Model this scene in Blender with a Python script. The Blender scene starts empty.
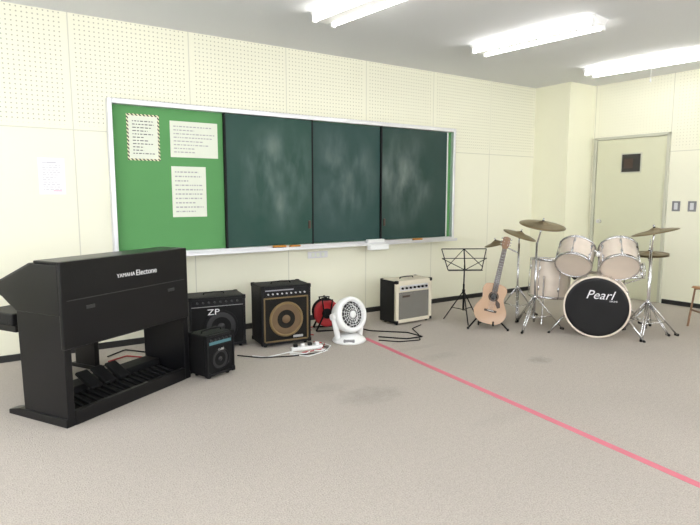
import bpy, bmesh, math, random
from mathutils import Vector, Matrix, Euler
random.seed(4)
D=bpy.data; SC=bpy.context.scene; COL=SC.collection
R=math.radians
# ------------------------------------------------------------------ materials
def srgb(r,g,b):
    f=lambda c:(c/255/12.92) if c/255<=.04045 else ((c/255+.055)/1.055)**2.4
    return (f(r),f(g),f(b),1)
def mat(name,col,rough=.5,metal=0,noise=0,nscale=30,bump=0,emit=None,es=0,spec=.5,coat=0):
    m=D.materials.new(name);m.use_nodes=True;nt=m.node_tree;b=nt.nodes["Principled BSDF"]
    b.inputs["Base Color"].default_value=col;b.inputs["Roughness"].default_value=rough
    b.inputs["Metallic"].default_value=metal;b.inputs["Specular IOR Level"].default_value=spec
    b.inputs["Coat Weight"].default_value=coat
    if emit: b.inputs["Emission Color"].default_value=emit;b.inputs["Emission Strength"].default_value=es
    if noise or bump:
        tc=nt.nodes.new("ShaderNodeTexCoord");n=nt.nodes.new("ShaderNodeTexNoise");n.inputs["Scale"].default_value=nscale;n.inputs["Detail"].default_value=4
        nt.links.new(tc.outputs["Object"],n.inputs["Vector"])
        if noise:
            mx=nt.nodes.new("ShaderNodeMix");mx.data_type='RGBA'
            mx.inputs[6].default_value=tuple(c*(1-noise) for c in col[:3])+(1,)
            mx.inputs[7].default_value=tuple(min(1,c*(1+noise)) for c in col[:3])+(1,)
            nt.links.new(n.outputs[0],mx.inputs[0]);nt.links.new(mx.outputs[2],b.inputs["Base Color"])
        if bump:
            bp=nt.nodes.new("ShaderNodeBump");bp.inputs["Strength"].default_value=bump;bp.inputs["Distance"].default_value=.01
            nt.links.new(n.outputs[0],bp.inputs["Height"]);nt.links.new(bp.outputs[0],b.inputs["Normal"])
    return m
class G:
    def __init__(s,m): s.nt=m.node_tree
    def math(s,op,a,b=None,c=None):
        n=s.nt.nodes.new("ShaderNodeMath");n.operation=op
        for i,v in enumerate((a,b,c)):
            if v is None: continue
            if isinstance(v,(int,float)): n.inputs[i].default_value=v
            else: s.nt.links.new(v,n.inputs[i])
        return n.outputs[0]
    def noise(s,vec,scale,detail=3):
        n=s.nt.nodes.new("ShaderNodeTexNoise");n.inputs["Scale"].default_value=scale;n.inputs["Detail"].default_value=detail
        s.nt.links.new(vec,n.inputs["Vector"]);return n.outputs[0]
    def mix(s,f,a,b):
        n=s.nt.nodes.new("ShaderNodeMix");n.data_type='RGBA'
        for i,v in ((0,f),(6,a),(7,b)):
            if isinstance(v,(int,float,tuple)): n.inputs[i].default_value=v
            else: s.nt.links.new(v,n.inputs[i])
        return n.outputs[2]
    def ramp(s,v,a,b):
        n=s.nt.nodes.new("ShaderNodeMapRange");n.inputs[1].default_value=a;n.inputs[2].default_value=b
        n.clamp=True;s.nt.links.new(v,n.inputs[0]);return n.outputs[0]
    def coord(s,scale=(1,1,1),which="Object",rot=(0,0,0)):
        tc=s.nt.nodes.new("ShaderNodeTexCoord");mp=s.nt.nodes.new("ShaderNodeMapping");mp.inputs["Scale"].default_value=scale
        mp.inputs["Rotation"].default_value=rot
        s.nt.links.new(tc.outputs[which],mp.inputs[0]);return mp.outputs[0]
    def sep(s,v):
        n=s.nt.nodes.new("ShaderNodeSeparateXYZ");s.nt.links.new(v,n.inputs[0]);return n.outputs
WALLC=(.82,.81,.655,1)
def wall_mat(name,off,perf=True,col=WALLC,dotamt=.58):
    m=mat(name,col,.75);g=G(m);v=g.coord();x,y,z=g.sep(v)[:3]
    ju=g.math('PINGPONG',g.math('SUBTRACT',x,off),.48)
    line=g.math('LESS_THAN',ju,.0045)
    jz=g.math('LESS_THAN',g.math('ABSOLUTE',g.math('SUBTRACT',z,1.84)),.0045)
    joint=g.math('MAXIMUM',line,jz)
    base=g.mix(g.noise(v,1.2),tuple(c*.96 for c in col[:3])+(1,),col)
    base=g.mix(g.math('MULTIPLY',joint,.45),base,tuple(c*.45 for c in col[:3])+(1,))
    if perf:
        s=.036
        pu=g.math('PINGPONG',x,s/2);pz=g.math('PINGPONG',z,s/2)
        d=g.math('SQRT',g.math('ADD',g.math('MULTIPLY',pu,pu),g.math('MULTIPLY',pz,pz)))
        dot=g.math('LESS_THAN',d,.0058)
        dot=g.math('MULTIPLY',dot,g.math('GREATER_THAN',z,1.875));dot=g.math('MULTIPLY',dot,g.math('GREATER_THAN',ju,.03))
        base=g.mix(g.math('MULTIPLY',dot,dotamt),base,(.20,.18,.12,1))
    m.node_tree.links.new(base,m.node_tree.nodes["Principled BSDF"].inputs["Base Color"])
    return m
def board_mat(name,col,amt,seed,cx):
    m=mat(name,col,.5,spec=.3);g=G(m);v=g.coord((1,1,1));x,y,z=g.sep(v)[:3]
    n1=g.noise(g.coord((4,1,1.3),rot=(0,R(10+7*seed),0)),1.5,8);n2=g.noise(g.coord((1.6,1,1.1)),1.6+seed*.23,3)
    ex=g.math('DIVIDE',g.math('SUBTRACT',x,cx),.42);ez=g.math('DIVIDE',g.math('SUBTRACT',z,1.5),.52)
    el=g.math('SUBTRACT',1.15,g.math('SQRT',g.math('ADD',g.math('MULTIPLY',ex,ex),g.math('MULTIPLY',ez,ez))))
    el=g.ramp(el,0,.8)
    f=g.math('MULTIPLY',g.math('MULTIPLY',g.ramp(n1,.36,.80),g.ramp(n2,.30,.70)),g.math('MULTIPLY',el,amt))
    f=g.math('ADD',f,g.math('MULTIPLY',n2,.05))
    m.node_tree.links.new(g.mix(f,col,(.45,.5,.48,1)),m.node_tree.nodes["Principled BSDF"].inputs["Base Color"]);return m
def carpet_mat():
    m=mat("carpet",(.4,.37,.34,1),.95,spec=.1);g=G(m);v=g.coord();x,y,z=g.sep(v)[:3]
    fine=g.noise(v,150,2);mid=g.noise(v,38,3);big=g.noise(v,1.1,4)
    c=g.mix(g.ramp(fine,.3,.7),(.368,.333,.296,1),(.545,.498,.445,1))
    c=g.mix(g.math('MULTIPLY',g.ramp(mid,.35,.7),.25),c,(.59,.542,.49,1))
    c=g.mix(g.math('MULTIPLY',g.ramp(big,.45,.75),.12),c,(.30,.275,.245,1))
    nn=g.noise(v,14,4)
    for (px,py,rx,ry,a) in [(2.02,-2.17,.26,.16,.22),(3.62,-2.26,.12,.09,.30),(3.0,-1.75,.25,.08,.14),(1.85,-1.9,.18,.1,.12),(2.5,-2.9,.3,.08,.07),(3.05,-1.45,.3,.05,.12)]:
        ex=g.math('DIVIDE',g.math('SUBTRACT',x,px),rx);ey=g.math('DIVIDE',g.math('SUBTRACT',y,py),ry)
        e=g.math('ADD',g.math('MULTIPLY',ex,ex),g.math('MULTIPLY',ey,ey))
        e=g.math('ADD',e,g.math('MULTIPLY',g.math('SUBTRACT',nn,.5),2.4))
        f=g.math('MULTIPLY',g.math('SUBTRACT',1,g.ramp(e,-.1,1.2)),a)
        c=g.mix(f,c,(.16,.145,.13,1))
    nt=m.node_tree;nt.links.new(c,nt.nodes["Principled BSDF"].inputs["Base Color"])
    bp=nt.nodes.new("ShaderNodeBump");bp.inputs["Strength"].default_value=.5;bp.inputs["Distance"].default_value=.01
    nt.links.new(fine,bp.inputs["Height"]);nt.links.new(bp.outputs[0],nt.nodes["Principled BSDF"].inputs["Normal"])
    return m
def grille_mat(name,a,b,s=.008):
    m=mat(name,a,.8,spec=.2);g=G(m);v=g.coord();x,y,z=g.sep(v)[:3]
    px=g.math('PINGPONG',x,s/2);pz=g.math('PINGPONG',z,s/2)
    f=g.math('MULTIPLY',g.math('GREATER_THAN',px,s*.2),g.math('GREATER_THAN',pz,s*.2))
    m.node_tree.links.new(g.mix(f,a,b),m.node_tree.nodes["Principled BSDF"].inputs["Base Color"]);return m
def hazard_mat():
    m=mat("hazard_border",(.9,.8,.2,1),.6);g=G(m);v=g.coord();x,y,z=g.sep(v)[:3]
    f=g.math('LESS_THAN',g.math('PINGPONG',g.math('ADD',x,z),.016),.008)
    m.node_tree.links.new(g.mix(f,(.72,.70,.45,1),(.06,.06,.06,1)),m.node_tree.nodes["Principled BSDF"].inputs["Base Color"]);return m

M=dict(
 black=mat("black_satin",(.005,.005,.006,1),.30,noise=.15,nscale=8,spec=.32),
 blackm=mat("black_matte",(.006,.006,.007,1),.6,noise=.2,nscale=40,bump=.1,spec=.25),
 tolex=mat("black_tolex",(.006,.006,.007,1),.5,noise=.2,nscale=120,bump=.3,spec=.25),
 lid=mat("organ_lid_sheen",(.030,.030,.034,1),.30,spec=.4),  # lighter than the black body: reflected light put into the lid colour
 white=mat("white_plastic",(.82,.83,.82,1),.35,noise=.03,nscale=6),
 grey=mat("grey_plastic",(.22,.22,.23,1),.5), dgrey=mat("dark_grey_plastic",(.03,.03,.032,1),.45),
 chrome=mat("chrome",(.62,.62,.64,1),.22,1,noise=.1,nscale=20),
 alu=mat("aluminium",(.68,.68,.70,1),.38,.6,noise=.06,nscale=5),
 green=mat("green_felt",srgb(92,148,92),.85,noise=.05,nscale=4,spec=.2),
 paper=mat("paper",(.70,.73,.62,1),.8,noise=.04,nscale=10),
 paperw=mat("paper_white",(.80,.79,.79,1),.8,noise=.03,nscale=10),
 ink=mat("ink",(.12,.12,.13,1),.8), pinkink=mat("pink_ink",(.70,.45,.56,1),.8), inkl=mat("ink_light",(.38,.38,.38,1),.8), inkp=mat("ink_pale",(.56,.54,.58,1),.8),
 orange=mat("eraser_orange",(.65,.27,.04,1),.6,noise=.15),
 pink=mat("pink_tape",(.66,.17,.23,1),.5,noise=.08,nscale=12),
 base=mat("baseboard_black",(.012,.012,.012,1),.5,noise=.2,nscale=10),
 door=mat("door_paint",(.64,.64,.47,1),.5,noise=.03,nscale=3),
 dframe=mat("door_frame_paint",(.52,.52,.42,1),.45,noise=.03,nscale=3),
 dark=mat("dark_glass",(.05,.048,.042,1),.15),
 ceil=mat("ceiling_paint",(.70,.71,.72,1),.9,noise=.02,nscale=60,bump=.15),
 drum=mat("drum_wrap_cream",(.70,.61,.52,1),.22,noise=.10,nscale=18,coat=.5),
 skin=mat("drum_skin",(.66,.57,.48,1),.40,noise=.06,nscale=8),
 bhead=mat("bass_head_black",(.008,.008,.009,1),.35,spec=.3),
 brass=mat("cymbal_bronze",(.20,.155,.09,1),.38,.9,noise=.25,nscale=14),
 gtop=mat("guitar_spruce",(.42,.26,.15,1),.35,noise=.12,nscale=9,coat=.3),
 gside=mat("guitar_side",(.28,.14,.07,1),.35,noise=.15,nscale=9),
 gdark=mat("rosewood",(.05,.028,.018,1),.5,noise=.2,nscale=30),
 gneck=mat("guitar_neck",(.24,.13,.07,1),.4,noise=.1),
 wood=mat("chair_wood",(.35,.17,.07,1),.45,noise=.2,nscale=12),
 cream=mat("cream_tolex",(.66,.61,.48,1),.6,noise=.06,nscale=90,bump=.3),
 bronze=mat("amp_gold_trim",(.20,.135,.055,1),.45,.2,noise=.15,nscale=15),
 cone=mat("speaker_cone",(.13,.08,.035,1),.6,noise=.2,nscale=15),
 conek=mat("speaker_cone_black",(.018,.018,.02,1),.45),
 red=mat("red_plastic",(.50,.025,.03,1),.4,noise=.1), redc=mat("red_cable",(.45,.04,.045,1),.5),
 teal=mat("teal_label",(.08,.20,.23,1),.5), logo=mat("logo_white",(.78,.78,.80,1),.5), logod=mat("logo_grey",(.40,.40,.40,1),.4),
 tube=mat("fluorescent_tube",(1,1,1,1),.4,emit=(1,.98,.94,1),es=15),
 fix=mat("fixture_white",(.88,.88,.87,1),.4),
 col=mat("column_paint",(.81,.80,.62,1),.8,noise=.02,nscale=3),
 plain=mat("wall_plain",(.78,.78,.64,1),.8,noise=.02,nscale=3),
 led=mat("label_strip",(.3,.3,.32,1),.4),
 curtain=mat("window_frame_paint",(.7,.7,.7,1),.4),
)
M['perf']=wall_mat("perforated_panel",.60);M['perf2']=wall_mat("perforated_panel_end",.98,dotamt=.28)
M['carpet']=carpet_mat()
M['gbrown']=grille_mat("grille_dark",(.006,.006,.006,1),(.024,.021,.016,1));M['ggrey']=grille_mat("grille_grey",(.12,.115,.10,1),(.27,.26,.23,1))
M['gblk']=grille_mat("grille_black",(.004,.004,.004,1),(.016,.016,.017,1));M['haz']=hazard_mat()
M['b1']=board_mat("chalkboard_a",srgb(16,62,52),.50,1,2.4);M['b2']=board_mat("chalkboard_b",srgb(26,62,58),.46,2,3.15);M['b3']=board_mat("chalkboard_c",srgb(20,54,48),.46,3,3.95)

# ------------------------------------------------------------------ builders
def empty(name,loc=(0,0,0),rz=0,rot=None):
    e=D.objects.new(name,None);COL.objects.link(e);e.location=loc;e.rotation_euler=rot if rot else (0,0,R(rz));e.empty_display_size=.1;return e
def addmesh(name,me,m,parent,smooth=False,bevel=0,segs=2,mtx=None):
    o=D.objects.new(name,me);COL.objects.link(o);me.materials.append(M[m] if isinstance(m,str) else m)
    if parent: o.parent=parent
    if mtx is not None: o.matrix_basis=mtx
    if smooth:
        for p in me.polygons:p.use_smooth=True
    if bevel:
        b=o.modifiers.new("b",'BEVEL');b.width=bevel;b.segments=segs;b.limit_method='ANGLE'
    return o
def frombm(name,bm,m,parent,**k):
    bmesh.ops.recalc_face_normals(bm,faces=bm.faces)
    me=D.meshes.new(name);bm.to_mesh(me);bm.free();return addmesh(name,me,m,parent,**k)
def box(name,parent,c,s,m,bevel=.004,rot=None):
    bm=bmesh.new();bmesh.ops.create_cube(bm,size=1);bmesh.ops.scale(bm,vec=s,verts=bm.verts)
    if rot: bmesh.ops.rotate(bm,matrix=Euler([R(a) for a in rot]).to_matrix(),verts=bm.verts)
    bmesh.ops.translate(bm,vec=c,verts=bm.verts)
    return frombm(name,bm,m,parent,bevel=bevel)
def b2(name,parent,a,b,m,bevel=.004):
    return box(name,parent,[(a[i]+b[i])/2 for i in range(3)],[abs(b[i]-a[i]) for i in range(3)],m,bevel)
def axm(p,d):
    q=Vector(d).normalized().to_track_quat('Z','Y');return Matrix.Translation(Vector(p))@q.to_matrix().to_4x4()
def cyl(name,parent,p1,p2,r,m,r2=None,seg=20,bevel=0):
    p1=Vector(p1);p2=Vector(p2);L=(p2-p1).length
    bm=bmesh.new();bmesh.ops.create_cone(bm,cap_ends=True,segments=seg,radius1=r,radius2=r if r2 is None else r2,depth=L)
    bmesh.ops.translate(bm,vec=(0,0,L/2),verts=bm.verts)
    bmesh.ops.transform(bm,matrix=axm(p1,p2-p1),verts=bm.verts)
    for f in bm.faces: f.smooth=len(f.verts)==4
    return frombm(name,bm,m,parent,bevel=bevel)
def lathe(name,parent,p,d,prof,m,seg=40,sm=True):
    bm=bmesh.new();rings=[]
    for r,z in prof:
        if r<1e-5: rings.append([bm.verts.new((0,0,z))])
        else: rings.append([bm.verts.new((r*math.cos(2*math.pi*i/seg),r*math.sin(2*math.pi*i/seg),z)) for i in range(seg)])
    for a,b in zip(rings,rings[1:]):
        for i in range(seg):
            j=(i+1)%seg
            if len(a)==1 and len(b)==1: continue
            if len(a)==1: bm.faces.new((a[0],b[i],b[j]))
            elif len(b)==1: bm.faces.new((a[i],a[j],b[0]))
            else: bm.faces.new((a[i],a[j],b[j],b[i]))
    bmesh.ops.transform(bm,matrix=axm(p,d),verts=bm.verts)
    return frombm(name,bm,m,parent,smooth=sm)
def torus(name,parent,p,d,Rr,r,m,seg=40,ms=10):
    prof=[(Rr+r*math.cos(2*math.pi*k/ms),r*math.sin(2*math.pi*k/ms)) for k in range(ms+1)]
    return lathe(name,parent,p,d,prof,m,seg)
def prism(name,parent,pts,x0,x1,m,axis='x',bevel=.004,smooth=False):
    bm=bmesh.new()
    f=(lambda t,a,b:(t,a,b)) if axis=='x' else (lambda t,a,b:(a,t,b))
    A=[bm.verts.new(f(x0,a,b)) for a,b in pts];B=[bm.verts.new(f(x1,a,b)) for a,b in pts];n=len(pts)
    bm.faces.new(A);bm.faces.new(B[::-1])
    for i in range(n):
        fc=bm.faces.new((A[i],A[(i+1)%n],B[(i+1)%n],B[i]));fc.smooth=smooth
    return frombm(name,bm,m,parent,bevel=bevel)
def toMesh(name,cu,m,parent,mtx=None):
    o=D.objects.new("tmp",cu);COL.objects.link(o);dg=bpy.context.evaluated_depsgraph_get();dg.update()
    me=D.meshes.new_from_object(o.evaluated_get(dg));D.objects.remove(o);me.name=name
    me.materials.clear()
    return addmesh(name,me,m,parent,mtx=mtx)
def tube(name,parent,pts,r,m,smooth=True):
    cu=D.curves.new(name,'CURVE');cu.dimensions='3D';cu.bevel_depth=r;cu.bevel_resolution=2;cu.use_fill_caps=True
    if smooth:
        s=cu.splines.new('NURBS');s.order_u=4;s.use_endpoint_u=True;s.resolution_u=8
    else: s=cu.splines.new('POLY')
    s.points.add(len(pts)-1)
    for p,q in zip(s.points,pts): p.co=(*q,1)
    o=toMesh(name,cu,m,parent)
    for p in o.data.polygons:p.use_smooth=True
    return o
def text(name,parent,body,p,size,m,rot=(90,0,0),sx=1,shear=0,ext=.0008):
    cu=D.curves.new(name,'FONT');cu.body=body;cu.size=size;cu.extrude=ext;cu.align_x='CENTER';cu.align_y='CENTER';cu.shear=shear;cu.resolution_u=4
    mt=Matrix.Translation(Vector(p))@Euler([R(a) for a in rot]).to_matrix().to_4x4()@Matrix.Diagonal((sx,1,1,1))
    return toMesh(name,cu,m,parent,mtx=mt)

# ------------------------------------------------------------------ room shell
CZ=2.75
XL,XR,YB=-2.6,7.4,-7.6
b2("floor",None,(XL-.15,YB-.15,-.1),(XR+.15,.15,0),'carpet',0)
b2("ceiling",None,(XL-.15,YB-.15,CZ),(XR+.15,.15,CZ+.1),'ceil',0)
b2("wall_front",None,(XL-.15,0,0),(6.26,.15,CZ),'perf',0)
b2("wall_column",None,(6.26,-.53,0),(7.25,.15,CZ),'col',0)
EW=(6.79,-.53,0);ER=-86
bm_=b2("wall_right",None,(0,0,0),(7.3,.15,CZ),'perf2',0);bm_.location=EW;bm_.rotation_euler=(0,0,R(ER))
def wall_with_windows(nm,frame_loc,rz,L,wins,z0,z1):
    e=empty(nm,frame_loc,rz)
    b2("lower",e,(0,0,0),(L,.15,z0),'plain',0);b2("upper",e,(0,0,z1),(L,.15,CZ),'plain',0)
    xs=[0]+[v for w in wins for v in w]+[L]
    for i in range(0,len(xs),2): b2("pier_%d"%(i//2),e,(xs[i],0,z0),(xs[i+1],.15,z1),'plain',0)
    return e
wl=[(.6,3.4),(3.9,6.9)]
wall_with_windows("wall_left",(XL,YB,0),90,-YB,wl,.85,2.45)
wb=[(.6,3.2),(3.8,6.4),(7.0,9.4)]
e=empty("wall_back",(XL,YB,0),0)
b2("lower",e,(0,-.15,0),(10,0,.85),'plain',0);b2("upper",e,(0,-.15,2.45),(10,0,CZ),'plain',0)
for i,(a,b) in enumerate([(0,.6),(3.2,3.8),(6.4,7.0),(9.4,10)]): b2("pier_%d"%i,e,(a,-.15,.85),(b,0,2.45),'plain',0)
gm=D.materials.new("window_glass");gm.use_nodes=True;nt=gm.node_tree
for n in list(nt.nodes):
    if n.type!='OUTPUT_MATERIAL': nt.nodes.remove(n)
tr=nt.nodes.new("ShaderNodeBsdfTransparent");gl=nt.nodes.new("ShaderNodeBsdfGlossy");gl.inputs["Roughness"].default_value=.02
mx=nt.nodes.new("ShaderNodeMixShader");mx.inputs[0].default_value=.05
nt.links.new(tr.outputs[0],mx.inputs[1]);nt.links.new(gl.outputs[0],mx.inputs[2]);nt.links.new(mx.outputs[0],nt.nodes["Material Output"].inputs[0])
k=0
def window(loc,rz,a,b,z0=.85,z1=2.45):
    global k;k+=1
    e=empty("window_%d"%k,loc,rz);t=.05
    for nm,p,q in [("sill",(a,.03,z0),(b,.12,z0+t)),("head",(a,.03,z1-t),(b,.12,z1)),("jamb_l",(a,.03,z0+t),(a+t,.12,z1-t)),("jamb_r",(b-t,.03,z0+t),(b,.12,z1-t)),("mullion",((a+b)/2-.03,.04,z0+t),((a+b)/2+.03,.11,z1-t))]:
        b2(nm,e,p,q,'curtain',.003)
    b2("pane",e,(a+t,.07,z0+t),(b-t,.075,z1-t),gm,0)
for a,b in wl: window((XL,YB,0),90,a,b)
for a,b in wb: window((XR,YB,0),180,10-b,10-a)
b2("baseboard_front",None,(XL,-.012,0),(6.26,0,.055),'base',.002)
b2("baseboard_column",None,(6.248,-.542,0),(6.26,-.012,.055),'base',.002)
b2("baseboard_column_side",None,(6.26,-.542,0),(6.78,-.53,.055),'base',.002)
e=empty("baseboard_right",EW,ER);b2("strip_a",e,(0.02,-.012,0),(.04,0,.055),'base',.002);b2("strip_b",e,(1.0,-.012,0),(7,0,.055),'base',.002)
# door
e=empty("door_1",EW,ER)
a,b,zt=.04,.985,2.07
b2("jamb_l",e,(a,-.035,0),(a+.035,0,zt),'dframe');b2("jamb_r",e,(b-.035,-.035,0),(b,0,zt),'dframe');b2("header",e,(a,-.035,zt-.035),(b,0,zt),'dframe')
b2("leaf",e,(a+.04,-.018,.005),(b-.04,0,zt-.04),'door')
b2("vision_frame",e,(.405,-.026,1.60),(.665,-.0,1.85),'dframe',.002);b2("vision_pane",e,(.42,-.03,1.615),(.65,-.02,1.835),'dark',.001)
b2("vision_notice",e,(.45,-.032,1.66),(.56,-.0305,1.78),'gdark',0)
cyl("knob",e,(.16,-.018,.98),(.16,-.075,.98),.025,'alu',bevel=.004)
for s in (1.09,1.265):
    e=empty("light_switch",EW,ER);b2("plate",e,(s-.045,-.008,1.13),(s+.045,0,1.25),'grey',.003);b2("rocker",e,(s-.02,-.013,1.15),(s+.02,-.006,1.23),'alu',.002)
# fluorescent fixtures
def fixture(x,y):
    e=empty("fluorescent_light",(x,y,CZ),8)
    L=1.22;pts=[(-.06,0),(.06,0),(.06,-.01),(.03,-.06),(-.03,-.06),(-.06,-.01)]
    prism("housing",e,[(a*1.9,b) for a,b in pts],-L/2,L/2,'fix',axis='y',bevel=.002)
    for i,s in enumerate((-.095,.095)):
        cyl("tube_%d"%i,e,(s,-L/2+.03,-.062),(s,L/2-.03,-.062),.0165,'tube')
        for j,t in enumerate((-1,1)): b2("socket_%d%d"%(i,j),e,(s-.018,t*(L/2-.03)-.01,-.085),(s+.018,t*(L/2-.03)+.01,-.0),'fix',.003)
    return e
for x in (.6,2.41,4.16,5.93):
    for y in (-1.64,-4.9): fixture(x,y)
e=empty("pull_cord",(5.9,-1.75,CZ));cyl("cord",e,(0,0,0),(0,0,-.22),.003,'white');cyl("knob",e,(0,0,-.25),(0,0,-.22),.008,'white')

# ------------------------------------------------------------------ chalkboard
e=empty("chalkboard",(0,0,0))
x0,x1,z0,z1=.85,4.73,.775,2.11;dp=-.09
b2("backing",e,(x0,-.02,z0),(x1,-.001,z1),'alu',0)
b2("frame_left",e,(x0,dp,z0),(x0+.035,-.02,z1),'alu',.006);b2("frame_right",e,(x1-.035,dp,z0),(x1,-.02,z1),'alu',.006)
b2("frame_top",e,(x0+.035,dp,z1-.045),(x1-.035,-.02,z1),'alu',.006);b2("frame_bottom",e,(x0+.035,dp,z0),(x1-.035,-.02,z0+.045),'alu',.006)
b2("tray",e,(x0+.02,dp-.07,z0+.0),(x1-.02,dp,z0+.018),'alu',.004);b2("tray_lip",e,(x0+.02,dp-.078,z0),(x1-.02,dp-.07,z0+.032),'alu',.002)
b2("pin_board",e,(x0+.035,-.035,z0+.045),(x1-.035,-.02,z1-.045),'green',0)
b2("panel_a",e,(1.855,-.075,z0+.05),(2.765,-.06,z1-.05),'b1',.002);b2("panel_b",e,(2.74,-.055,z0+.05),(3.65,-.04,z1-.05),'b2',.002);b2("panel_c",e,(3.635,-.075,z0+.05),(4.60,-.06,z1-.05),'b3',.002)
for i,(x,y) in enumerate([(1.847,-.08),(2.765,-.08),(3.635,-.08),(4.605,-.08)]): b2("stile_%d"%i,e,(x-.008,y,z0+.045),(x+.008,-.04,z1-.045),'blackm' if i<3 else 'alu',.001)
for i,x in enumerate((2.725,3.675)): b2("pull_%d"%i,e,(x-.012,-.088,.98),(x+.012,-.055,1.06),'gdark',.003)
def eraser(x,w,m,h=.04):
    e=empty("blackboard_eraser" if m=='orange' else "chalk_box",(x,-.127,.794));b2("felt",e,(-w/2,-.025,0),(w/2,.025,h*.5),'white' if m!='orange' else 'gdark',.004);b2("handle",e,(-w/2,-.025,h*.5),(w/2,.025,h),m,.006)
eraser(2.36,.13,'orange',.032);eraser(2.53,.11,'orange',.028);eraser(3.52,.22,'white',.045);eraser(4.12,.12,'orange',.03)
e=empty("tray_box",(0,0,0));b2("box",e,(3.38,-.235,.73),(3.63,-.170,.79),'white',.008)
e=empty("wall_outlet",(0,0,0));b2("plate",e,(2.74,-.01,.66),(2.98,0,.73),'alu',.003)
for i,x in enumerate((2.80,2.86,2.92)): b2("socket_%d"%i,e,(x-.018,-.014,.675),(x+.018,-.009,.715),'paper',.002)
def notice(name,x0,x1,z0,z1,y,lines,m='paper',border=None,ink='ink',title=None,seed=1):
    rnd=random.Random(seed);e=empty(name,(0,0,0))
    if border: b2("border",e,(x0,y-.001,z0),(x1,y,z1),border,0);bx=.016
    else: bx=0
    b2("sheet",e,(x0+bx,y-.002,z0+bx),(x1-bx,y-(.001 if border else 0),z1-bx),m,0)
    bm=bmesh.new();mg=.03+bx;w=x1-x0-2*mg;h=z1-z0-2*mg
    for i in range(lines):
        z=z1-mg-h*(i+.5)/lines;x=x0+mg;end=x0+mg+w*rnd.choice([1,.95,.7,.5,.85,1])
        while x<end:
            l=min(rnd.uniform(.008,.03),end-x);hh=h/lines*.30
            vs=[bm.verts.new(v) for v in ((x,y-.0025,z-hh/2),(x+l,y-.0025,z-hh/2),(x+l,y-.0025,z+hh/2),(x,y-.0025,z+hh/2))];bm.faces.new(vs);x+=l+.009
    frombm("writing",bm,ink,e)
    if title:
        b2("title",e,((x0+x1)/2-w*.25,y-.003,z1-.042),((x0+x1)/2+w*.25,y-.002,z1-.032),title,0)
    return e
notice("notice_poster",1.0,1.27,1.61,2.0,-.036,11,border='haz',seed=2)
notice("notice_poster",1.36,1.79,1.65,1.965,-.036,8,ink='inkl',seed=3)
notice("notice_poster",1.36,1.67,1.12,1.57,-.036,10,ink='inkl',seed=5)
e=notice("wall_notice",.33,.52,1.32,1.61,-.001,12,m='paperw',ink='inkp',title='inkp',seed=7)
b2("footer",e,(.43,-.004,1.345),(.49,-.003,1.353),'pinkink',0)

# ------------------------------------------------------------------ electone organ
e=empty("electronic_organ",(.29,-1.67,0),31)
L=.98
for nm,x in (("end_panel_near",0),("end_panel_far",L-.045)):
    prism(nm,e,[(0,.03),(0,.90),(.40,.66),(.385,.03)],x,x+.045,'black')
    prism("foot_"+nm[-4:],e,[(0,0),(0,.05),(.42,.05),(.52,.028),(.52,0)],x-.012,x+.057,'black')
prism("console",e,[(.012,.93),(.24,.93),(.57,.795),(.585,.78),(.58,.735),(.52,.715),(.40,.64),(.012,.64)],-.006,L+.006,'black',bevel=.008)
prism("lid",e,[(.255,.930),(.57,.801),(.59,.79),(.585,.782),(.26,.918)],-.002,L+.002,'lid',bevel=.002)
b2("music_ledge",e,(.0,.02,.93),(L,.22,.945),'black',.005)
b2("rear_panel",e,(-.004,-.006,.45),(L+.004,.02,.945),'black',.006)
b2("rear_panel_lower_rail",e,(.04,-.002,.445),(L-.04,.03,.47),'blackm',.004)
b2("rear_seam",e,(.03,-.008,.722),(L-.03,-.005,.726),'dgrey',0)
for i,x in enumerate((.18,.82)): b2("rear_port_%d"%i,e,(x-.03,-.009,.66),(x+.03,-.005,.68),'dgrey',.001)
b2("kick_board",e,(.045,.34,.40),(L-.045,.36,.64),'black',.003)
b2("pedal_base",e,(.045,0,0),(L-.045,.36,.06),'blackm',.006)
b2("pedal_front_rail",e,(.045,-.004,0),(L-.045,.03,.085),'black',.005)
b2("pedal_box",e,(.045,.24,.06),(L-.045,.38,.13),'blackm',.01)
for i in range(16):
    x=.10+i*.052
    box("bass_pedal_%d"%i,e,(x,.13,.077),(.022 if i%2 else .03,.19,.014),'blackm',.004,rot=(9,0,0))
for i,x in enumerate((.30,.41,.52)): box("expression_pedal_%d"%i,e,(x,.20,.165),(.085,.16,.022),'blackm',.006,rot=(28,0,0))
text("maker_name",e,"YAMAHA",(.445,-.0075,.82),.034,'logo');text("model_script",e,"Electone",(.61,-.0075,.822),.050,'logo')
# bench
e=empty("organ_bench",(.29,-1.67,0),31)
b2("seat",e,(.16,.70,.475),(.94,1.02,.56),'tolex',.012);b2("seat_frame",e,(.19,.72,.43),(.91,1.0,.475),'black',.004)
for i,x in enumerate((.46,.80)): b2("leg_panel_%d"%i,e,(x,.76,.02),(x+.04,.98,.43),'black');b2("foot_%d"%i,e,(x-.01,.72,0),(x+.05,1.02,.03),'black')
b2("stretcher",e,(.50,.85,.18),(.80,.88,.26),'black')

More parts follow.
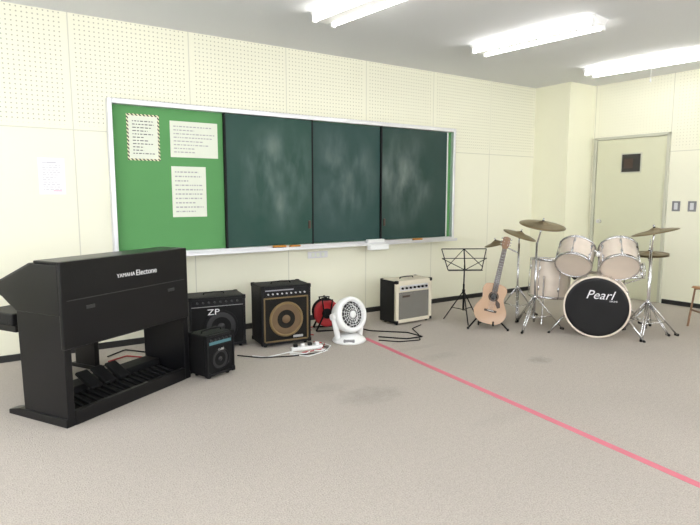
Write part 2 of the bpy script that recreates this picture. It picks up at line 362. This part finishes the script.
# ------------------------------------------------------------------ amplifiers (local: front=-Y, x 0..w)
def handle(e,w,d,h):
    tube("handle",e,[(w/2-.09,d/2,h),(w/2-.085,d/2,h+.016),(w/2,d/2,h+.020),(w/2+.085,d/2,h+.016),(w/2+.09,d/2,h)],.006,'blackm')
def corners(e,w,d,h,m='blackm'):
    i=0
    for x in (0,w):
        for y in (0,d):
            for z in (.02,h):
                i+=1;b2("corner_%d"%i,e,(x-.003 if x==0 else x-.03,y-.003 if y==0 else y-.03,z-.03 if z>.1 else z-.003),(x+.03 if x==0 else x+.003,y+.03 if y==0 else y+.003,z+.003 if z>.1 else z+.03),m,.004)
def feet(e,w,d):
    for i,(x,y) in enumerate([(.04,.04),(w-.04,.04),(.04,d-.04),(w-.04,d-.04)]): cyl("foot_%d"%i,e,(x,y,0),(x,y,.022),.014,'blackm')
def cabinet(e,w,d,h,m,t=.02):
    b2("back",e,(0,.03,.02),(w,d,h),m,.008)
    b2("rim_l",e,(0,0,.02),(t,.03,h),m,.004);b2("rim_r",e,(w-t,0,.02),(w,.03,h),m,.004);b2("rim_t",e,(t,0,h-t),(w-t,.03,h),m,.004);b2("rim_b",e,(t,0,.02),(w-t,.03,.02+t),m,.004)
def knobs(e,n,xa,xb,y,z,m='alu',r=.009):
    for i in range(n): x=xa+(xb-xa)*i/(n-1);cyl("knob_%d"%i,e,(x,y,z),(x,y-.014,z),r,m,seg=12)
def speaker(e,c,r,cm='cone',rm='blackm',y=.012):
    torus("surround",e,(c[0],y,c[1]),(0,-1,0),r,r*.08,rm);lathe("cone",e,(c[0],y,c[1]),(0,-1,0),[(r*.95,.0),(r*.8,.004),(r*.45,-.008),(r*.3,-.01),(r*.22,.002),(0,.008)],cm)
e=empty("guitar_amplifier",(1.33,-.52,0),-7);w,d,h=.48,.30,.455
cabinet(e,w,d,h,'tolex');b2("grille",e,(.02,.012,.04),(w-.02,.03,h-.08),'gblk',0);b2("panel",e,(.02,.006,h-.08),(w-.02,.03,h-.02),'blackm',.003)
speaker(e,(w*.56,.19),.135,'conek','blackm',.010);knobs(e,8,.07,w-.07,.006,h-.045,'dgrey',.009)
text("logo",e,"ZP",(w*.42,-.004,h-.13),.07,'logo',sx=1.3);b2("trim_strip",e,(.02,.003,h-.083),(w-.02,.008,h-.079),'logod',0)
handle(e,w,d,h);corners(e,w,d,h);feet(e,w,d)
e=empty("bass_amplifier",(1.885,-.745,0),-6);w,d,h=.455,.30,.535
cabinet(e,w,d,h,'tolex');b2("panel",e,(.02,.004,h-.095),(w-.02,.03,h-.02),'blackm',.003);b2("panel_strip",e,(.035,.001,h-.042),(w-.16,.005,h-.032),'led',0)
knobs(e,9,.06,w-.06,.004,h-.068,'alu',.007)
b2("grille",e,(.02,.014,.04),(w-.02,.03,h-.095),'gbrown',0)
for nm,p,q in [("trim_l",(.022,.004,.045),(.034,.016,h-.10)),("trim_r",(w-.034,.004,.045),(w-.022,.016,h-.10)),("trim_t",(.022,.004,h-.112),(w-.022,.016,h-.10)),("trim_b",(.022,.004,.04),(w-.022,.016,.052))]: b2(nm,e,p,q,'bronze',.003)
speaker(e,(w/2,.235),.145,'cone','bronze',.010);box("badge",e,(w-.12,.008,.075),(.09,.006,.02),'logod',.001)
handle(e,w,d,h);corners(e,w,d,h);feet(e,w,d)
e=empty("practice_amplifier",(1.215,-1.31,0),21);w,d,h=.255,.21,.32
cabinet(e,w,d,h,'tolex',.014);b2("grille",e,(.014,.012,.034),(w-.014,.03,h-.085),'gblk',0);b2("panel",e,(.014,.005,h-.085),(w-.014,.03,h-.014),'blackm',.002)
b2("label",e,(.025,.003,h-.072),(w-.03,.006,h-.05),'teal',.001);text("logo",e,"CUBE",(w*.5,.001,h-.115),.022,'logod');knobs(e,6,.04,w-.04,.005,h-.036,'dgrey',.007)
speaker(e,(w/2,.13),.075,'conek','blackm',.011);handle(e,w,d,h);corners(e,w,d,h);feet(e,w,d)
e=empty("combo_amplifier",(3.365,-.71,0),2);w,d,h=.485,.26,.455
cabinet(e,w,d,h,'cream',.035);b2("side_shell_l",e,(-.004,.03,.022),(0,d,h-.002),'tolex',.001);b2("side_shell_r",e,(w,.03,.022),(w+.004,d,h-.002),'tolex',.001)
b2("grille",e,(.035,.012,.055),(w-.035,.03,h-.12),'ggrey',0);b2("panel",e,(.035,.006,h-.12),(w-.035,.03,h-.035),'cream',.003)
b2("panel_plate",e,(.05,.003,h-.105),(w-.05,.008,h-.05),'alu',.002);knobs(e,7,.08,w-.08,.003,h-.078,'blackm',.012)
box("badge",e,(.14,.008,h-.165),(.10,.005,.022),'gdark',.002);handle(e,w,d,h);corners(e,w,d,h);feet(e,w,d)

# ------------------------------------------------------------------ circulator fan
e=empty("circulator_fan",(2.65,-.94,0),-33)
lathe("base",e,(0,0,0),(0,0,1),[(0,0),(.145,0),(.155,.012),(.14,.035),(.10,.06),(.055,.075),(0,.08)],'white')
b2("control_panel",e,(-.05,-.145,.02),(.05,-.10,.045),'grey',.006)
n=Vector((.58,-.78,.24)).normalized();c=Vector((-.01,.01,.24))
side=Vector((.80,.60,0))
for i,s in enumerate((-1,1)):
    p=side*(s*.165);cyl("yoke_%d"%i,e,(p.x*.72,p.y*.72,.03),(p.x+c.x,p.y+c.y,.24),.028,'white',r2=.02,bevel=.005);cyl("pivot_%d"%i,e,(p.x*.9+c.x,p.y*.9+c.y,.24),(p.x*1.12+c.x,p.y*1.12+c.y,.24),.032,'white',bevel=.006)
lathe("housing",e,c,n,[(.0,-.14),(.05,-.14),(.09,-.12),(.135,-.07),(.155,-.01),(.162,.05),(.156,.072),(.143,.080),(.120,.078),(.116,.03),(.10,.0)],'white')
lathe("inner_shroud",e,c,n,[(.117,.05),(.10,-.01),(0,-.02)],'dgrey')
q=axm(c,n)
for i in range(5):
    a=i*2*math.pi/5;bm=bmesh.new();vs=[]
    for r_,o_,z_ in [(.03,-.3,.01),(.100,-.35,.0),(.105,.25,.03),(.03,.3,.03)]: vs.append(bm.verts.new(q@Vector((r_*math.cos(a+o_),r_*math.sin(a+o_),z_))))
    bm.faces.new(vs);frombm("blade_%d"%i,bm,'dgrey',e)
for i,r_ in enumerate((.05,.072,.094)): torus("grille_ring_%d"%i,e,q@Vector((0,0,.078)),n,r_,.0018,'white',seg=32,ms=6)
for i in range(18):
    a=i*math.pi/9;tube("grille_rib_%d"%i,e,[q@Vector((.026*math.cos(a),.026*math.sin(a),.08)),q@Vector((.124*math.cos(a+.4),.124*math.sin(a+.4),.077))],.0018,'white',False)
lathe("grille_cap",e,q@Vector((0,0,.074)),n,[(.030,0),(.030,.008),(.018,.014),(0,.015)],'white',seg=24)
# cable reel
e=empty("cable_reel",(2.70,-.44,0),-20)
for i,y in enumerate((-.065,.065)):
    lathe("flange_%d"%i,e,(0,y,.175),(0,1 if y>0 else -1,0),[(.035,0),(.125,0),(.13,.006),(.125,.012),(.10,.012),(.09,.006),(.035,.006)],'red' if i==0 else 'blackm')
for k_,r_ in enumerate((.06,.075,.09,.10)):
    for j in range(7): torus("coil_%d_%d"%(k_,j),e,(0,-.055+j*.018,.175),(0,1,0),r_,.009,'blackm' if k_<3 else 'redc',seg=28,ms=6)
cyl("hub",e,(0,-.085,.175),(0,.085,.175),.05,'blackm')
for i,y in enumerate((-.09,.09)): tube("frame_%d"%i,e,[(-.11,y,.008),(.11,y,.008),(.03,y,.175),(.05,y,.31),(-.05,y,.31),(-.03,y,.175),(-.11,y,.008)],.009,'blackm',False)
cyl("carry_bar",e,(0,-.09,.315),(0,.09,.315),.012,'blackm')
tube("extension_a",e,[(-.15,-.02,.007),(-.24,-.14,.007),(-.2,-.34,.007),(-.33,-.36,.007)],.006,'redc')
tube("extension_b",e,[(-.1,.1,.007),(-.28,.08,.007),(-.28,-.08,.007),(-.16,-.22,.007)],.006,'redc')

# ------------------------------------------------------------------ music stand
e=empty("music_stand",(4.08,-.93,0),-30)
cyl("pole_lower",e,(0,0,.12),(0,0,.40),.010,'blackm');cyl("pole_upper",e,(0,0,.38),(0,-.01,.60),.007,'blackm');cyl("collar",e,(0,0,.30),(0,0,.34),.016,'blackm')
for i,a in enumerate((30,150,270)):
    ca,sa=math.cos(R(a)),math.sin(R(a));cyl("leg_%d"%i,e,(.012*ca,.012*sa,.31),(.21*ca,.21*sa,.008),.006,'blackm');cyl("brace_%d"%i,e,(.012*ca,.012*sa,.13),(.13*ca,.13*sa,.143),.004,'blackm')
T=lambda x,t:(x,-.03+t*.25,.55+t*.95)
def bar(nm,a,b,r=.005): cyl(nm,e,T(*a),T(*b),r,'blackm',seg=8)
W=.235;Hh=.225
bar("desk_bottom",(-W*.75,0),(W*.75,0),.006);bar("desk_top",(-W,Hh),(W,Hh));bar("desk_mid",(-W,Hh*.55),(W,Hh*.55),.004)
bar("desk_left",(-W,Hh),(-W*.75,0));bar("desk_right",(W,Hh),(W*.75,0));bar("desk_spine",(0,0),(0,Hh),.007)
for i,s in enumerate((-1,1)): bar("desk_diag_%d"%i,(s*.0,.0),(s*W,Hh*.55),.004);bar("desk_diag2_%d"%i,(0,Hh),(s*W*.8,.03),.004)
b2("desk_ledge",e,(-W*.75,-.065,.545),(W*.75,-.03,.552),'blackm',.001)

# ------------------------------------------------------------------ guitar + stand
def catmull(P,n=6):
    out=[]
    for i in range(len(P)-1):
        p0=P[max(i-1,0)];p1=P[i];p2=P[i+1];p3=P[min(i+2,len(P)-1)]
        for j in range(n):
            t=j/n;out.append(tuple(.5*((2*p1[k])+(-p0[k]+p2[k])*t+(2*p0[k]-5*p1[k]+4*p2[k]-p3[k])*t*t+(-p0[k]+3*p1[k]-3*p2[k]+p3[k])*t**3) for k in range(2)))
    out.append(P[-1]);return out
g=empty("acoustic_guitar",(4.045,-1.30,.055),0,rot=Euler((R(-14),R(11.5),R(-47)),'XYZ'))
half=[(0,0),(.07,.006),(.125,.04),(.155,.10),(.150,.155),(.118,.215),(.102,.26),(.112,.31),(.117,.345),(.098,.385),(.05,.402),(0,.405)]
hc=catmull(half);outl=[(x,z) for x,z in hc]+[(-x,z) for x,z in hc[-2:0:-1]]
prism("body_sides",g,outl,.002,.085,'gside',axis='y',bevel=.003,smooth=True)
prism("body_top",g,[(x*1.01,.2+(z-.2)*1.01) for x,z in outl],-.004,.002,'gtop',axis='y',bevel=.001)
lathe("rosette",g,(0,-.0045,.275),(0,-1,0),[(.038,0),(.038,.001),(.050,.001),(.050,0)],'gdark',seg=32);lathe("sound_hole",g,(0,-.0045,.275),(0,-1,0),[(.036,0),(.036,.0008),(0,.0008)],'bhead',seg=32)
box("bridge",g,(0,-.008,.13),(.12,.009,.022),'gdark',.003);box("saddle",g,(0,-.014,.132),(.065,.004,.004),'white',0)
prism("pickguard",g,[(.036,.25),(.075,.22),(.085,.18),(.06,.165),(.035,.20),(.03,.24)],-.0055,-.004,'gdark',axis='y',bevel=0)
prism("neck",g,[(-.026,.38),(.026,.38),(.022,.765),(-.022,.765)],-.004,.020,'gneck',axis='y',bevel=.005)
prism("fretboard",g,[(-.027,.325),(.027,.325),(.022,.765),(-.022,.765)],-.010,-.004,'gdark',axis='y',bevel=.001)
for i in range(14): z=.765-.62*(1-2**(-(i+1)/12));box("fret_%d"%i,g,(0,-.0105,z),(.046,.002,.0018),'alu',0)
prism("headstock",g,[(-.022,.765),(.022,.765),(.036,.80),(.034,.885),(.0,.893),(-.034,.885),(-.036,.80)],-.002,.014,'gneck',axis='y',bevel=.003)
for s in (-1,1):
    for i in range(3): z=.81+i*.03;cyl("tuner_post_%d_%d"%(s,i),g,(s*.02,-.002,z),(s*.02,-.012,z),.004,'chrome',seg=10);cyl("tuner_%d_%d"%(s,i),g,(s*.034,.008,z),(s*.052,.008,z),.007,'chrome',seg=10)
for i in range(6): x=-.0165+i*.0066;cyl("string_%d"%i,g,(x*1.3,-.016,.132),(x,-.0125,.765),.0007,'alu',seg=5)
e=empty("guitar_stand",(4.11,-1.22,0),-47)
tube("cradle",e,[(-.07,-.16,.09),(-.07,-.16,.050),(-.07,-.02,.036),(0,.08,.05),(.07,-.02,.036),(.07,-.16,.050),(.07,-.16,.09)],.008,'blackm',False)
cyl("post",e,(0,.09,.05),(.07,.19,.40),.009,'blackm')
for i,(x,y) in enumerate(((-.17,-.14),(.21,-.14),(.06,.26))): tube("leg_%d"%i,e,[(0,.10,.16),(x*.6,.07+(y-.07)*.6,.08),(x,y,.009)],.008,'blackm',False);cyl("foot_%d"%i,e,(x,y,0),(x,y,.02),.011,'blackm')

# ------------------------------------------------------------------ drum kit
K=empty("drum_kit",(4.62,-2.09,0),-58.5)
def drum(nm,c,ax,rad,dep,lugs=6,shell='drum',top='skin',bot='skin',hoop='chrome'):
    c=Vector(c);ax=Vector(ax).normalized();a=c-ax*dep/2;b=c+ax*dep/2
    lathe(nm+"_shell",K,c,ax,[(rad,-dep/2),(rad,dep/2)],shell,seg=48)
    for k_,(p,s,mm) in enumerate(((a,-1,bot),(b,1,top))):
        lathe(nm+"_head_%d"%k_,K,p,ax*s,[(rad*1.0,-.004),(rad*.985,.004),(rad*.9,.002),(0,.002)],mm,seg=48)
        lathe(nm+"_hoop_%d"%k_,K,p,ax*s,[(rad+.002,-.012),(rad+.010,-.012),(rad+.010,.010),(rad+.006,.014),(rad-.002,.012),(rad-.002,.002)],hoop,seg=48)
    q=axm(c,ax)
    for i in range(lugs):
        t=2*math.pi*(i+.5)/lugs;u=Vector((math.cos(t),math.sin(t),0))
        cyl(nm+"_rod_%d"%i,K,q@(u*(rad+.012)+Vector((0,0,-dep/2-.008))),q@(u*(rad+.012)+Vector((0,0,dep/2+.008))),.0035,'chrome',seg=6)
        for s in (-1,1):
            z=s*dep*.27;cyl(nm+"_lug_%d_%d"%(i,s),K,q@(u*rad+Vector((0,0,z-.022))),q@(u*rad+Vector((0,0,z+.022))),.011,'chrome',seg=10,bevel=.003)
rb=.275
drum("bass",(0,.22,rb+.012),(0,-1,0),rb,.40,8,top='bhead',hoop='drum')
torus("bass_front_hoop",K,(0,.016,rb+.012),(0,-1,0),rb+.006,.009,'drum',seg=56)
text("bass_logo",K,"Pearl",(.02,.0145,rb+.125),.115,'logo',shear=.35)
text("bass_sublogo",K,"DRUMS",(.14,.0145,rb+.075),.02,'logo')
for i,s in enumerate((-1,1)): cyl("bass_spur_%d"%i,K,(s*.24,.14,.22),(s*.40,.02,.012),.010,'chrome');cyl("bass_spur_tip_%d"%i,K,(s*.40,.02,.012),(s*.413,.012,0),.012,'blackm')
cyl("tom_post",K,(0,.24,.55),(0,.26,.74),.014,'chrome');box("tom_clamp",K,(0,.26,.76),(.07,.05,.05),'chrome',.008)
for i,s in enumerate((-1,1)): tube("tom_arm_%d"%i,K,[(0,.26,.77),(s*.06,.27,.79),(s*.12,.27,.76)],.010,'chrome')
tl=math.sin(R(48));tc_=math.cos(R(48))
drum("tom_high",(-.215,.27,.725),(.10,tl,tc_),.163,.22,6);drum("tom_mid",(.165,.27,.725),(-.10,tl,tc_),.168,.23,6)
drum("floor_tom",(-.47,.56,.46),(.03,.06,1),.19,.38,6)
for i,a in enumerate((20,140,260)): ca,sa=math.cos(R(a)),math.sin(R(a));tube("floor_tom_leg_%d"%i,K,[(-.47+.205*ca,.56+.205*sa,.50),(-.47+.205*ca,.56+.205*sa,.12),(-.47+.23*ca,.56+.23*sa,.008)],.008,'chrome',False)
sx_,sy_=.23,.70
drum("snare",(sx_,sy_,.555),(-.08,.12,1),.178,.13,8,shell='chrome')
def tripod(nm,x,y,h,rad=.26,a0=0,hub=.30):
    cyl(nm+"_tube",K,(x,y,.07),(x,y,h),.011,'chrome');cyl(nm+"_hub",K,(x,y,hub),(x,y,hub+.04),.02,'chrome');cyl(nm+"_hub2",K,(x,y,.10),(x,y,.13),.018,'chrome')
    for i in range(3):
        a=R(a0+120*i);ca,sa=math.cos(a),math.sin(a);t=Vector((-sa,ca,0))*.010
        for s in (-1,1): cyl(nm+"_leg_%d_%d"%(i,s),K,Vector((x+.015*ca,y+.015*sa,hub+.02))+t*s,Vector((x+rad*ca,y+rad*sa,.015))+t*s,.0055,'chrome',seg=8)
        cyl(nm+"_brace_%d"%i,K,(x+.01*ca,y+.01*sa,.115),(x+rad*.62*ca,y+rad*.62*sa,.135),.005,'chrome',seg=8)
        cyl(nm+"_tip_%d"%i,K,(x+(rad-.02)*ca,y+(rad-.02)*sa,.022),(x+(rad+.015)*ca,y+(rad+.015)*sa,.012),.012,'blackm',seg=10)
def cymbal(nm,c,nrm,r):
    lathe(nm,K,c,nrm,[(.006,.022),(.02,.022),(.04,.012),(.055,.004),(r*.5,-.002),(r*.8,-.010),(r,-.020),(r,-.022),(r*.8,-.0125),(r*.5,-.005),(.055,.001),(.04,.009),(.02,.019),(.006,.019)],'brass',seg=48)
    c=Vector(c);n_=Vector(nrm).normalized();cyl(nm+"_wingnut",K,c+n_*.02,c+n_*.05,.008,'chrome',seg=8);cyl(nm+"_felt",K,c-n_*.01,c+n_*.028,.012,'blackm',seg=10)
tripod("snare_stand",sx_,sy_,.44,.2,30,.24)
for i in range(3): a=R(30+120*i);tube("snare_arm_%d"%i,K,[(sx_,sy_,.42),(sx_+.17*math.cos(a),sy_+.17*math.sin(a),.47),(sx_+.19*math.cos(a),sy_+.19*math.sin(a),.51)],.006,'chrome',False)
tripod("crash_stand",-.56,.13,.86,.27,15)
cyl("crash_boom",K,(-.56,.13,.84),(-.505,.06,1.035),.008,'chrome');cymbal("crash_cymbal",(-.505,.06,1.05),(.16,-.16,1),.215)
tripod("splash_stand",-.80,.62,.80,.24,40)
cyl("splash_boom",K,(-.80,.62,.78),(-.80,.62,.90),.008,'chrome');cymbal("splash_cymbal",(-.79,.62,.91),(.35,-.05,1),.18)
cyl("rear_arm",K,(-.80,.62,.70),(-1.04,.70,.79),.007,'chrome');cymbal("small_cymbal",(-1.06,.70,.80),(-.25,-.12,1),.13)
tripod("ride_stand",.43,.30,.80,.28,20)
cyl("ride_boom",K,(.43,.30,.78),(.445,.24,.99),.008,'chrome');cymbal("ride_cymbal",(.445,.24,1.0),(-.22,-.02,1),.20)
tripod("hihat_stand",.45,.50,.82,.22,80,.24)
cymbal("hihat_top",(.43,.50,.765),(-.02,-.05,1),.17);cymbal("hihat_bottom",(.43,.50,.74),(.02,.05,-1),.17)
cyl("hihat_rod",K,(.43,.50,.73),(.43,.50,.90),.004,'chrome',seg=8)
box("kick_pedal_plate",K,(0,.62,.035),(.09,.28,.012),'chrome',.004,rot=(8,0,0));box("kick_pedal_base",K,(0,.60,.006),(.1,.34,.012),'blackm',.002);tube("kick_beater",K,[(0,.49,.06),(0,.50,.20),(0,.46,.26)],.006,'chrome')
# drum stool
S=empty("drum_stool",(5.42,-1.46,0));lathe("seat",S,(0,0,.40),(0,0,1),[(0,0),(.15,0),(.165,.02),(.165,.06),(.15,.08),(0,.085)],'tolex')
cyl("post",S,(0,0,.12),(0,0,.41),.014,'chrome')
for i in range(3): a=R(20+120*i);cyl("leg_%d"%i,S,(0,0,.28),(.20*math.cos(a),.20*math.sin(a),.01),.009,'chrome')

# ------------------------------------------------------------------ chair at right edge
e=empty("school_chair",(5.87,-2.60,0),-123)
prism("seat",e,[(-.19,.40),(-.17,.42),(.17,.415),(.19,.43),(.19,.418),(.17,.402),(-.17,.407)],-.19,.19,'wood',bevel=.003)
for i,s in enumerate((-1,1)):
    tube("side_frame_%d"%i,e,[(s*.18,-.20,.01),(s*.17,-.16,.39),(s*.17,.16,.39),(s*.17,.20,.75)],.011,'gneck',False);cyl("rear_leg_%d"%i,e,(s*.17,.12,.39),(s*.18,.20,.0),.011,'gneck')
cyl("cross_bar",e,(-.176,-.18,.18),(.176,-.18,.18),.009,'gneck');prism("backrest",e,[(.19,.60),(.215,.76),(.225,.76),(.20,.60)],-.18,.18,'wood',bevel=.003)

# ------------------------------------------------------------------ floor tape & cables
b=b2("floor_tape",None,(-.024,-3.4,.0),(.024,0,.0015),'pink',0);b.location=(2.83,-.93,0);b.rotation_euler=(0,0,R(-4.1))
def cord(e,nm,pts,r,m): return tube(nm,e,[(p[0],p[1],r+.001) for p in pts],r,m)
e=empty("amp_cable")
cord(e,"cord_a",[(2.95,-.98),(3.12,-1.18),(3.30,-1.2),(3.28,-1.0),(3.02,-.75),(2.98,-.55),(3.12,-.42),(3.24,-.3)],.006,'blackm')
cord(e,"cord_b",[(2.88,-1.08),(3.0,-1.22),(3.2,-1.28),(3.32,-1.12),(3.42,-.9),(3.6,-.82)],.005,'blackm')
e=empty("power_strip");st=empty("strip");st.parent=e;st.location=(2.20,-.965,0);st.rotation_euler=(0,0,R(-8))
b2("body",st,(-.14,-.025,.0),(.14,.025,.03),'white',.005)
for i in range(4): b2("plug_%d"%i,st,(-.12+i*.065,-.015,.03),(-.085+i*.065,.015,.055),'white' if i%2 else 'blackm',.004)
cord(e,"cord_a",[(1.72,-.92),(1.80,-1.02),(1.95,-1.0),(2.06,-.98)],.005,'white')
cord(e,"cord_b",[(1.62,-.84),(1.75,-1.0),(1.98,-1.10),(2.25,-1.14),(2.38,-1.04),(2.34,-.98)],.005,'blackm')
cord(e,"cord_c",[(2.0,-1.04),(2.1,-1.18),(2.3,-1.12),(2.42,-1.0),(2.40,-.84)],.005,'white')
cord(e,"cord_d",[(2.36,-.80),(2.42,-.9),(2.3,-1.05),(2.1,-1.06)],.005,'redc')
cord(e,"cord_e",[(2.02,-1.0),(2.12,-1.10),(2.2,-1.04),(2.32,-1.12),(2.28,-.99)],.005,'white')
e=empty("power_cord")
cord(e,"cord_a",[(.72,-.30),(.88,-.16),(1.02,-.34),(1.16,-.2),(1.26,-.14)],.006,'blackm')
cord(e,"cord_b",[(.70,-.45),(.85,-.36),(1.0,-.52),(1.14,-.42),(1.24,-.55)],.006,'redc')

# ------------------------------------------------------------------ light
w=D.worlds.new("sky");SC.world=w;w.use_nodes=True;bg=w.node_tree.nodes["Background"];bg.inputs[0].default_value=(.93,.95,1,1);bg.inputs[1].default_value=8.4
def portal(nm,loc,rot,sx,sy):
    l=D.lights.new(nm,'AREA');l.shape='RECTANGLE';l.size=sx;l.size_y=sy;l.cycles.is_portal=True;o=D.objects.new(nm,l);COL.objects.link(o);o.location=loc;o.rotation_euler=rot
for i,(a,b) in enumerate(wl): portal("window_portal_l%d"%i,(XL-.13,YB+(a+b)/2,1.65),(R(90),0,R(-90)),b-a,1.6)
for i,(a,b) in enumerate(wb): portal("window_portal_b%d"%i,(XL+(a+b)/2,YB-.13,1.65),(R(90),0,R(0+180)),b-a,1.6)
SC.view_settings.view_transform='Standard'
# ------------------------------------------------------------------ camera
cd=D.cameras.new("camera");cd.lens=28.29;cd.sensor_width=36;cd.clip_start=.05
co=D.objects.new("camera",cd);COL.objects.link(co);co.location=(0,-5.035,1.3);co.rotation_euler=(R(83.2),0,R(-33));SC.camera=co
